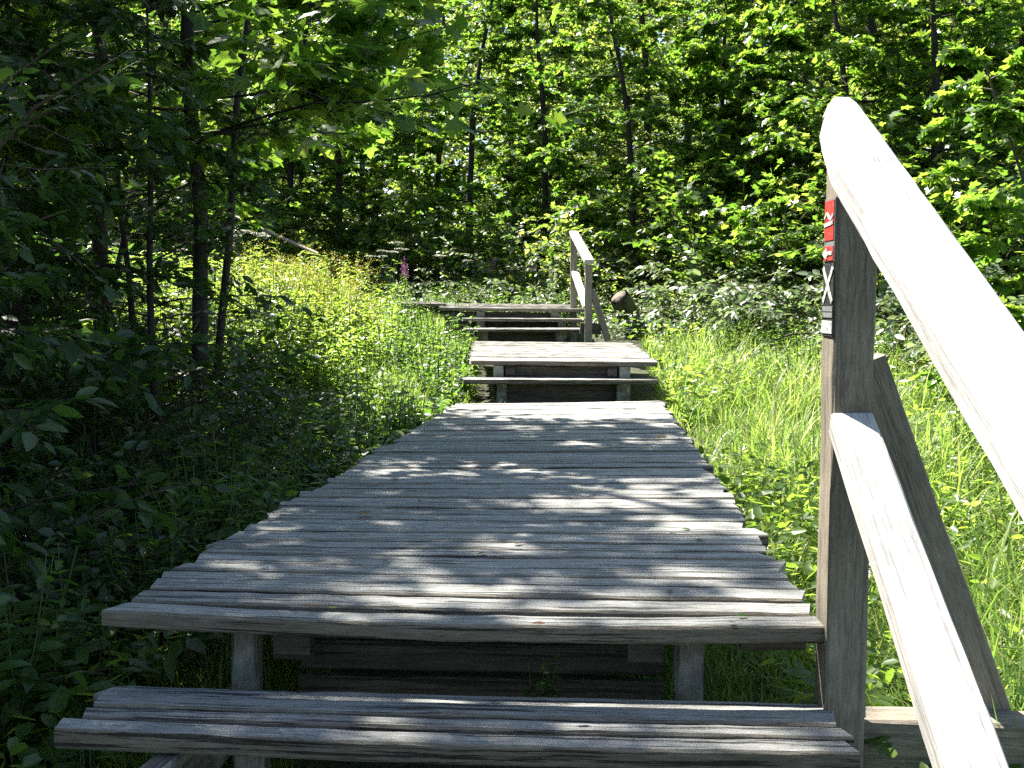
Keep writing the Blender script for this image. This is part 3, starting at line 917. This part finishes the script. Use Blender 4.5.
PR['bush'] = [bush_meshes(100, 1.8, 1.2, 24, 13, .10, OVAL, L_WOOD), bush_meshes(101, 2.3, 1.2, 20, 13, .115, MAPLE, L_MAPLE, 6, .08), bush_meshes(102, 1.5, 1.2, 24, 13, .10, OVAL, L_BRAM), bush_meshes(103, 2.0, 1.1, 22, 13, .11, MAPLE, L_WOOD, 6, .1)]
PR['bramble'] = [bush_meshes(110 + i, .9, .8, 22, 9, .09, OVAL, L_BRAM, 7, .2) for i in range(3)]
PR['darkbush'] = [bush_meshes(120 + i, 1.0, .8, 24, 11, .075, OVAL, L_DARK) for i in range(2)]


def put(kind, i, name, cat, x, y, sc, parts=('trunk', 'crown'), rz=None, dz=0.0):
    ms = PR[kind][i % len(PR[kind])]
    o = empty(name, (float(x), float(y), float(gh(x, y)) + dz), random.uniform(0, 6.28) if rz is None else rz, sc)
    o['category'] = cat
    for nm, me in zip(parts, ms): link(nm, me, o)
    return o


def label_row(objs, phrase, group):
    """one label each: kind phrase, then its count from the left of its own row"""
    objs = sorted(objs, key=lambda o: pxof(o.location))
    for k, o in enumerate(objs):
        o['label'] = (phrase + ', ' + ORD[k] + ' from the left') if len(objs) > 1 else phrase
        if group: o['group'] = group


# trees whose trunks the photo shows: (px, distance, kind, scale)
rows = {'front': [], 'second': [], 'third': [], 'deep': []}
spec = [(438, 23, 'pole', .9), (515, 27, 'pole', 1.15), (590, 26, 'tall', .95), (636, 20, 'tall', .75), (690, 22, 'pole', 1.1), (752, 17, 'maple', .8),
        (800, 19, 'tall', .8), (886, 16, 'tall', .85), (950, 18, 'tall', 1.0), (1010, 15, 'maple', 1.05), (705, 16.5, 'sapling', 1.15), (560, 21, 'sapling', 1.2), (632, 16.6, 'maple', .7), (715, 17.2, 'maple', .7), (470, 19.5, 'maple', .8), (545, 18.5, 'maple', .75), (850, 13.6, 'maple', .65), (930, 13.2, 'maple', .7), (770, 16.2, 'sapling', 1.3), (880, 14.8, 'sapling', 1.2), (395, 21, 'sapling', 1.3), (340, 20, 'maple', .8)]
names = {'tall': 'beech_tree', 'maple': 'maple_tree', 'pole': 'birch_tree', 'sapling': 'maple_sapling'}
byk = {}
for k, (px, yy, kd, sc) in enumerate(spec):
    x = at(px, 300, yy)[0]
    byk.setdefault(kd, []).append(put(kd, k, names[kd], 'tree', x, yy, sc))
label_row(byk['tall'], 'broad dark-trunked beech at the meadow edge', 'beeches along the edge of the wood')
label_row(byk['pole'], 'thin straight dark trunk in the wood gap', 'thin trunks in the gap of the wood')
label_row(byk['maple'], 'leafy maple standing along the edge of the wood', 'maples along the edge of the wood')
label_row(byk['sapling'], 'young bright maple sapling before the wood', None)
# deeper rows, to close the view as a real wood does
for rname, y0, y1, n, x0, x1, ph in (('second', 27, 32, 13, -15, 15, 'leafy tree in the middle row of the far wood'), ('third', 35, 41, 16, -21, 20, 'tall tree in the hindmost row of the far wood')):
    L_ = []
    for k in range(n):
        x = x0 + (x1 - x0) * (k + random.uniform(.2, .8)) / n
        L_.append(put(random.choice(['tall', 'tall', 'maple', 'pole']), random.randrange(6), 'forest_tree', 'tree', x, random.uniform(y0, y1), random.uniform(.72, .95) if rname == 'second' else random.uniform(.85, 1.1)))
    label_row(L_, ph, 'trees of the far wood')
# left background and right flank
L_ = [put(kd, k, 'forest_tree', 'tree', x, y, s) for k, (x, y, kd, s) in enumerate([(-9.5, 20, 'tall', .9), (-7.2, 23, 'maple', .95), (-5.2, 21.5, 'tall', .85), (-12.5, 18, 'tall', .9), (-9, 14.5, 'maple', .6), (-3.4, 24, 'maple', .9), (-8.0, 17.5, 'sapling', 1.2), (-5.6, 17.5, 'sapling', 1.1), (-6.5, 20, 'maple', .95), (-10.5, 22.5, 'tall', 1.0), (-4.2, 20, 'maple', .8), (-13, 23, 'tall', 1.0), (-7.6, 26, 'tall', 1.0)])]
label_row(L_, 'sunlit tree behind the flower bank at left', 'trees behind the flower bank')
L_ = [put(kd, k, 'forest_tree', 'tree', x, y, s) for k, (x, y, kd, s) in enumerate([(9.2, 15, 'tall', 1.0), (8.2, 12.5, 'maple', .9), (11, 12, 'tall', 1.0), (7.4, 20, 'tall', 1.05), (10.5, 20, 'tall', 1.1), (12.5, 24, 'tall', 1.1)])]
label_row(L_, 'tall tree in the dark wood beyond the near handrail', 'trees in the wood on the right')
# sapling with large leaves at the right edge
o = put('sapling', 1, 'maple_sapling', 'tree', 3.75, 7.0, .78, rz=1.0)
tag(o, 'maple sapling with large pale leaves at the right picture edge', 'tree')

# bushes at the foot of the wood
L_ = []
for k, (px, yy, sc) in enumerate([(430, 19, .8), (480, 18, .8), (535, 16.5, .85), (600, 16.5, .85), (655, 15.8, 1.0), (705, 15.8, .9), (755, 15.6, .95), (815, 14.6, 1.0), (668, 14.3, .62), (725, 13.9, .8), (782, 13.4, .66), (838, 13.0, .85), (905, 12.2, .75), (965, 11.6, .9), (870, 13.8, 1.0), (930, 13.5, 1.0), (990, 13.0, 1.0), (1050, 12.5, 1.0), (390, 20, .9), (340, 18.5, .9), (270, 18.5, .9), (180, 17, .9), (100, 16, .9)]):
    L_.append(put('bush', k, 'green_bush', 'bush', at(px, 300, yy)[0], yy, sc, ('stem', 'foliage')))
label_row(L_, 'leafy green bush at the foot of the wood', 'bushes at the foot of the wood')
L_ = []
for k, (px, yy, sc) in enumerate([(672, 13.6, .7), (712, 13.2, 1.25), (735, 12.4, .75), (775, 12.2, 1.2), (812, 11.6, .85), (860, 11.2, 1.35), (905, 10.8, .8), (945, 10.4, 1.2), (990, 10.0, .9), (1020, 9.0, 1.1), (645, 14, .8), (605, 14.2, .7), (652, 12.9, .6), (545, 15, .8), (500, 15.4, .8), (455, 15.5, .8), (415, 15.8, .8)]):
    L_.append(put('bramble', k, 'bramble_bush', 'bush', at(px, 300, yy)[0], yy, sc, ('stem', 'foliage')))
label_row(L_, 'low pale-leaved bramble at the back of the meadow', 'brambles behind the meadow')
L_ = []
for k, (x, y, sc) in enumerate([(-1.75, 4.4, .75), (-2.3, 5.3, .9), (-2.6, 4.0, .95), (-1.9, 6.2, .75), (-3.2, 5.2, 1.1), (-1.75, 3.4, .65), (-2.3, 3.1, .8), (-3.0, 6.9, 1.0), (-3.9, 6.3, 1.1), (-1.5, 5.3, .55), (-4.0, 8.2, 1.35), (-4.8, 8.6, 1.5), (-3.3, 7.9, 1.1), (-5.2, 10.2, 1.6), (-4.3, 9.6, 1.3)]):
    L_.append(put('darkbush', k, 'shady_bush', 'bush', x, y, sc, ('stem', 'foliage')))
label_row(L_, 'dark shady bush in the undergrowth left of the near deck', 'bushes in the shade left of the deck')


# ------------------------------------------------------------------ herbs
def herb_meshes(seed, H, nst, pairs, lsize, tpl, lmat, flower=None, spread=.12):
    rg = np.random.default_rng(seed); tub, bag, fb = Tubes(), LeafBag(), LeafBag()
    for k in range(nst):
        a = rg.uniform(0, 6.28)
        h = H * rg.uniform(.7, 1.05)
        p0 = np.array([math.cos(a), math.sin(a), 0]) * spread * rg.uniform(0, 1)
        path = bend_path(p0, (math.cos(a) * .18, math.sin(a) * .18, 1), h, 6, rg, .06)
        tub.add(path, np.linspace(.005, .0018, 7), 4)
        for j in range(pairs):
            t = .12 + .86 * (j + rg.uniform(0, .5)) / pairs
            i = min(int(t * 6), 5); p = path[i] + (path[i + 1] - path[i]) * (t * 6 - i)
            an = j * 1.57 + rg.normal(0, .25)
            m = 2
            az = an + np.array([0, math.pi]) + rg.normal(0, .2, 2)
            sz = lsize * (1.1 - .65 * t) * rg.uniform(.8, 1.2, 2)
            D = np.stack([np.cos(az), np.sin(az), rg.normal(-.05, .3, 2)], -1)
            N = np.stack([-.25 * np.cos(az), -.25 * np.sin(az), np.ones(2)], -1) + rg.normal(0, .25, (2, 3))
            bag.add(np.stack([p, p]), D, N, sz)
        tip = path[-1]
        if flower == 'plume':
            for q in range(5):
                pp = bend_path(tip - np.array([0, 0, rg.uniform(0, .16)]), (rg.normal(0, .8), rg.normal(0, .8), .7), .14, 3, rg, .1, .12)
                n = 16; t = rg.uniform(0, 3, n); i = t.astype(int).clip(0, 2)
                P = np.array(pp)[i] + (np.array(pp)[i + 1] - np.array(pp)[i]) * (t - i)[:, None] + rg.normal(0, .008, (n, 3))
                fb.add(P, rg.normal(0, 1, (n, 3)), rg.normal(0, 1, (n, 3)), rg.uniform(.009, .016, n))
        elif flower == 'umbel':
            for q in range(16):
                a2 = rg.uniform(0, 6.28); r2 = .09 * math.sqrt(rg.uniform(0, 1))
                e = tip + np.array([math.cos(a2) * r2, math.sin(a2) * r2, .06 - r2 * .25])
                tub.add([tip, (tip + e) / 2 + np.array([0, 0, .005]), e], [.0014, .001, .0008], 3)
                n = 12
                P = e + rg.normal(0, .011, (n, 3)) * np.array([1, 1, .3])
                fb.add(P, rg.normal(0, 1, (n, 3)) * np.array([1, 1, .2]), np.array([0, 0, 1.0]) + rg.normal(0, .2, (n, 3)), rg.uniform(.009, .015, n))
        elif flower == 'spike':
            n = 70; t = rg.uniform(0, 1, n)
            P = tip + np.stack([rg.normal(0, 1, n) * .02 * (1 - t), rg.normal(0, 1, n) * .02 * (1 - t), t * .24 - .05], -1)
            fb.add(P, rg.normal(0, 1, (n, 3)), rg.normal(0, 1, (n, 3)), rg.uniform(.014, .024, n))
    out = [tub.mesh('stem', M_STEM), leaves_mesh('foliage', *bag.arrays(), tpl, lmat, rg)]
    if flower:
        out.append(leaves_mesh('blossom', *fb.arrays(), RHOMB, {'plume': L_YEL, 'umbel': L_WHI, 'spike': L_PNK}[flower], rg))
    return out


PR['nettle'] = [herb_meshes(200 + i, .62, 5, 9, .10, OVAL, L_HERB, None, .14) for i in range(3)]
PR['weed'] = [herb_meshes(210 + i, .5, 7, 9, .075, LANCE, L_HERB, None, .16) for i in range(3)]
PR['goldenrod'] = [herb_meshes(220 + i, .98, 5, 15, .12, LANCE, L_BANK, 'plume', .16) for i in range(3)]
PR['umbel'] = [herb_meshes(230 + i, 1.1, 3, 6, .12, OVAL, L_HERB, 'umbel', .12) for i in range(2)]
PR['fireweed'] = [herb_meshes(240 + i, 1.05, 4, 15, .10, LANCE, L_HERB, 'spike', .14) for i in range(2)]
PR['bankweed'] = [herb_meshes(250 + i, .95, 8, 12, (.15, .12, .17)[i], (LANCE, OVAL, LANCE)[i], L_BANK, None, .2) for i in range(3)]
HP = ('stem', 'foliage', 'blossom')


def scatter(kind, name, cat, n, region, sc, label, group, minx=None):
    """copies over a patch of ground"""
    k = 0; tries = 0
    while k < n and tries < n * 40:
        tries += 1
        x, y = region()
        if x is None: continue
        g_ = 1.0 if region is not bank_mass else min(1.0, .45 + .38 * (-.55 - x))
        o = put(kind, random.randrange(6), name, cat, x, y, random.uniform(*sc) * g_, HP)
        o['label'] = label; o['group'] = group
        k += 1


def left_shade():
    y = random.uniform(1.7, 8.3)
    x = left_edge(y) - .12 - abs(random.gauss(0, 1.0)) * (.35 + .14 * y)
    return x, y


def left_bank():
    y = random.uniform(8.0, 13.6)
    x = -.5 - random.random() ** 1.5 * (1.2 + .32 * y) * (1 if y < 11 else .9) - (.25 if y > 10.8 else 0)
    return x, y


def bank_mass():
    y = random.uniform(7.6, 13.0)
    return random.uniform(-.40 * y, -.105 * y - .15), y


def bank_hi():
    y = random.uniform(8.8, 12.5)
    return random.uniform(-.29 * y + .3, -.155 * y), y


def right_back():
    y = random.uniform(8.5, 13.5)
    return random.uniform(1.6 + .05 * y, .52 * y), y


def top_back():
    y = random.uniform(13.8, 17)
    return random.uniform(-3.2, 2.8), y


def right_far():
    y = random.uniform(3.5, 8.5)
    return random.uniform(.33 * y + .6, .52 * y + .4), y


scatter('nettle', 'nettle_plant', 'plant', 120, left_shade, (.55, 1.05), 'dark leafy nettle in the shaded undergrowth left of the near deck', 'nettles in the shade left of the deck')
scatter('weed', 'leafy_weed', 'plant', 60, left_shade, (.6, 1.1), 'narrow-leaved weed in the shaded undergrowth left of the near deck', 'weeds in the shade left of the deck')
scatter('bankweed', 'tall_weed', 'plant', 150, bank_mass, (.85, 1.12), 'tall leafy weed in the bright thicket on the left bank', 'tall weeds in the bank thicket')
scatter('weed', 'leafy_weed', 'plant', 110, left_bank, (.8, 1.3), 'bright narrow-leaved weed on the sunlit bank left of the far steps', 'weeds on the sunlit bank')
scatter('nettle', 'nettle_plant', 'plant', 60, left_bank, (.7, 1.15), 'bright broad-leaved nettle on the sunlit bank left of the far steps', 'nettles on the sunlit bank')
scatter('goldenrod', 'goldenrod_plant', 'plant', 60, bank_hi, (.85, 1.2), 'yellow-flowered goldenrod crowding the top of the sunlit left bank', 'goldenrods on the left bank')
scatter('weed', 'meadow_herb', 'plant', 130, right_back, (.6, 1.15), 'pale green weed among the grass of the right meadow', 'weeds in the right meadow')
scatter('weed', 'meadow_herb', 'plant', 80, right_far, (.5, .95), 'pale green weed in the grass beside the near handrail', 'weeds beside the near handrail')
scatter('nettle', 'nettle_plant', 'plant', 60, top_back, (.6, 1.1), 'leafy nettle standing behind the top deck and far steps', 'nettles behind the top deck')
scatter('weed', 'leafy_weed', 'plant', 60, top_back, (.7, 1.3), 'narrow-leaved weed standing behind the top deck and far steps', 'weeds behind the top deck')
scatter('nettle', 'nettle_plant', 'plant', 50, right_back, (.45, .8), 'broad-leaved nettle among the grass of the right meadow', 'nettles in the right meadow')
scatter('nettle', 'nettle_plant', 'plant', 34, right_far, (.45, .8), 'broad-leaved nettle in the grass beside the near handrail', 'nettles beside the near handrail')
L_ = [put('umbel', k, 'hogweed_plant', 'plant', at(px, 300, yy)[0], yy, s, HP) for k, (px, yy, s) in enumerate([(237, 12.6, 1.15), (262, 13.2, 1.1), (208, 12.4, 1.0), (380, 13.5, 1.05), (452, 15.6, .9), (392, 14.4, .9)])]
label_row(L_, 'white-flowered hogweed in the sunlit weeds', 'hogweeds in the sunlit weeds')
L_ = [put('fireweed', k, 'fireweed_plant', 'plant', at(px, 300, yy)[0], yy, s, HP) for k, (px, yy, s) in enumerate([(406, 15.4, .85), (486, 16.2, .8)])]
label_row(L_, 'pink-spiked fireweed behind the far deck', None)


# ------------------------------------------------------------------ grass and ground leaves (uncountable)
def grass(name, X, Y, h, w, bend, rg, az=None, mat=None):
    n = len(X)
    az = rg.uniform(0, 6.28, n) if az is None else az; hh = h * rg.uniform(.5, 1.2, n)
    d = np.stack([np.cos(az), np.sin(az), np.zeros(n)], -1)
    s = np.stack([-np.sin(az), np.cos(az), np.zeros(n)], -1)
    b = bend * rg.uniform(.2, 1.3, n)
    B = np.stack([X, Y, gh(X, Y) - .01], -1)
    V = np.empty((n, 7, 3))
    for k, t in enumerate((0, .4, .75, 1.0)):
        c_ = B + d * (hh * b * t * t)[:, None] + Z3 * (hh * (t - .35 * b * t * t))[:, None]
        ww = (w * (1 - .55 * t) * rg.uniform(.8, 1.2, n))[:, None] if k < 3 else 0
        if k < 3:
            V[:, 2 * k] = c_ - s * ww; V[:, 2 * k + 1] = c_ + s * ww
        else:
            V[:, 6] = c_
    lp = np.array([0, 1, 3, 2, 2, 3, 5, 4, 4, 5, 6])
    loops = (np.arange(n) * 7)[:, None] + lp[None]
    me = np_mesh(name, V.reshape(-1, 3), loops, np.tile([4, 4, 3], n), mat or L_GRASS)
    return tag(link(name, me), kind='stuff')


rg = np.random.default_rng(77)
n = 130000
nt_ = 2600
TY = 1.2 + 13.3 * rg.uniform(0, 1, nt_) ** 1.3
TX = right_edge(TY) + .02 + (.56 * TY + .4 - right_edge(TY)) * rg.uniform(0, 1, nt_)
TH_ = rg.uniform(.14, .40, nt_) * (1 + .35 * np.sin(TX * 1.7 + 2 * np.sin(TY * .9)) * np.sin(TY * 1.3 + TX * .4))
ti = rg.integers(0, nt_, n)
AZ = rg.uniform(0, 2 * math.pi, n)
rr = np.abs(rg.normal(0, 1, n)) * (.05 + .02 * TY[ti] ** .5)
X = TX[ti] + np.cos(AZ) * rr; Y = TY[ti] + np.sin(AZ) * rr
ok = X > right_edge(Y) + .01
X, Y, AZ, ti = X[ok], Y[ok], AZ[ok], ti[ok]; n = len(X)
dry = rg.uniform(0, 1, n) < .025
hgt = TH_[ti] * rg.uniform(.6, 1.15, n) + .25 * (rg.uniform(0, 1, n) > .97)
hgt *= np.clip((X - right_edge(Y)) / .5, .6, 1)
wdt = (.0025 + .00021 * Y) * rg.choice([.7, 1, 1.9], n, p=[.35, .45, .2])
bnd = rg.choice([.6, 1.0, 1.5], n); AZ = AZ + rg.normal(0, .6, n)
for nm, k_, mt_, f_, lab in (('meadow_grass', ~dry, L_GRASS, 1.0, 'sunlit green meadow grass along the right side of the boardwalk'), ('dry_grass', dry, L_DRY, 1.35, 'dry tan stalks standing among the meadow grass on the right')):
    tag(grass(nm, X[k_], Y[k_], hgt[k_] * f_, wdt[k_], bnd[k_], rg, AZ[k_], mt_), lab, 'grass')
n = 42000
Y = 7.2 + 6.8 * rg.uniform(0, 1, n)
X = np.where(Y < 11.4, -.35, -.8) - np.abs(rg.normal(0, 1, n)) ** 1.1 * 1.5
hgt = .30 + .06 * np.sin(X * 4 + Y * 3) + .06 * rg.uniform(0, 1, n)
hgt *= np.clip((-.3 - X) / .4, .6, 1)
tag(grass('bank_grass', X, Y, hgt, .004, .7, rg), 'tall sunlit grass on the bank left of the far steps', 'grass')
n = 16000
Y = 1.3 + 6.5 * rg.uniform(0, 1, n)
X = left_edge(Y) + .25 - np.abs(rg.normal(0, 1, n)) * 1.1
tag(grass('shade_grass', X, Y, np.full(n, .22), .003, .8, rg), 'sparse dark grass in the shade left of the near deck', 'grass')
n = 9000
Y = 2.3 + 1.4 * rg.uniform(0, 1, n)
X = rg.uniform(-.9, .68, n)
ok = (np.abs(X + .1) > .45)
tag(grass('deck_grass', X[ok], Y[ok], np.full(ok.sum(), .22), .0025, .8, rg), 'grass growing in the shade under the near deck', 'grass')
# low leaves: shaded undergrowth and the floor of the wood
n = 60000
Y = np.where(rg.uniform(0, 1, n) < .45, rg.uniform(1.2, 9, n), rg.uniform(12, 30, n))
X = np.where(Y < 10, left_edge(Y) - .05 - rg.uniform(0, 1, n) ** 1.3 * 7, rg.uniform(-.75, .75, n) * Y)
ok = ~((Y > 10) & (Y < 15) & (X > -1.6) & (X < .9))
X, Y = X[ok], Y[ok]; n = len(X)
P = np.stack([X, Y, gh(X, Y) + rg.uniform(.03, .30, n) * np.clip(1 - .0 * Y, 0, 1)], -1)
D = np.stack([rg.normal(0, 1, n), rg.normal(0, 1, n), rg.normal(-.1, .3, n)], -1)
N = Z3 + rg.normal(0, .4, (n, 3))
tag(link('ground_leaves', leaves_mesh('ground_leaves', P, D, N, rg.uniform(.05, .10, n) * (1 + .04 * np.clip(Y - 10, 0, 20)), OVAL, L_HERB, rg)), 'low leafy ground cover under the trees', 'ground cover', kind='stuff')
n = 34000
Y = 1.6 + 12.4 * rg.uniform(0, 1, n) ** 1.3
X = right_edge(Y) + .04 + (.56 * Y + .3 - right_edge(Y)) * rg.uniform(0, 1, n)
m_ = np.sin(X * 2.3 + 1.5 * np.sin(Y * 1.2)) + np.sin(Y * 1.9 - X) + rg.normal(0, .5, n) + .25 * (X - 1.6)
ok = m_ > .15
X, Y = X[ok], Y[ok]; n = len(X)
P = np.stack([X, Y, gh(X, Y) + rg.uniform(.06, .30, n)], -1)
D = np.stack([rg.normal(0, 1, n), rg.normal(0, 1, n), rg.normal(-.05, .35, n)], -1)
tag(link('meadow_leaves', leaves_mesh('meadow_leaves', P, D, Z3 + rg.normal(0, .4, (n, 3)), rg.uniform(.03, .075, n), OVAL, L_BANK, rg)), 'patches of low leafy weeds in the meadow right of the boardwalk', 'ground cover', kind='stuff')
# the far wood that reads as one mass
n = 230000
X = rg.uniform(-50, 50, n); Y = rg.uniform(52, 66, n)
P = np.stack([X, Y, gh(X, Y) + 20 * rg.uniform(0, 1, n)], -1)
D = rg.normal(0, 1, (n, 3)) * np.array([1, 1, .4]); N = Z3 * .7 + rg.normal(0, .6, (n, 3))
tag(link('distant_wood', leaves_mesh('distant_wood', P, D, N, rg.uniform(.25, .5, n), RHOMB, L_WOOD, rg)), 'dense green mass of the most distant woodland', 'woodland', kind='stuff')

# ------------------------------------------------------------------ small things on the boards
for px, py, sz, lab in ((360, 513, .045, 'curled brown dead leaf lying left of middle on the near deck'), (657, 437, .06, 'small dead leaf on the right edge far down the near deck'), (474, 463, .05, 'tiny brown leaf in the sun patch far down the near deck')):
    p = gz(px, py, 0.006)
    me = leaves_mesh('dead_leaf', np.zeros((1, 3)), np.array([[.95, .3, .12]]), np.array([[.05, -.1, 1.0]]), np.array([sz]), MAPLE, L_DEAD, rg)
    o = link('dead_leaf', me); o.location = p; tag(o, lab, 'leaf')
for k in range(26):
    p = gz(random.uniform(250, 740), random.uniform(420, 625), 0.004)
    if not (left_edge(p[1]) + .1 < p[0] < right_edge(p[1]) - .08): continue
    a = random.uniform(0, 6.28)
    me = leaves_mesh('leaf_scrap', np.zeros((1, 3)), np.array([[math.cos(a), math.sin(a), .1]]), np.array([[random.gauss(0, .2), random.gauss(0, .2), 1.0]]), np.array([random.uniform(.018, .035)]), OVAL, L_DEAD if k % 3 else L_HERB, rg)
    o = link('leaf_scrap', me); o.location = (p[0], p[1], .006 - .0095 * max(0, p[1] - 2.3)); tag(o, 'tiny fallen leaf scrap lying on the boards of the near deck', 'leaf', 'leaf scraps on the near deck')
# leaf tuft growing up between the lowest step and the deck
p = gz(540, 692, -.17)
o = put('nettle', 0, 'sprouting_weed', 'plant', p[0], p[1] + .1, .32, HP, dz=.22)
tag(o, 'small weed sprouting behind the lowest step under the near deck', 'plant')
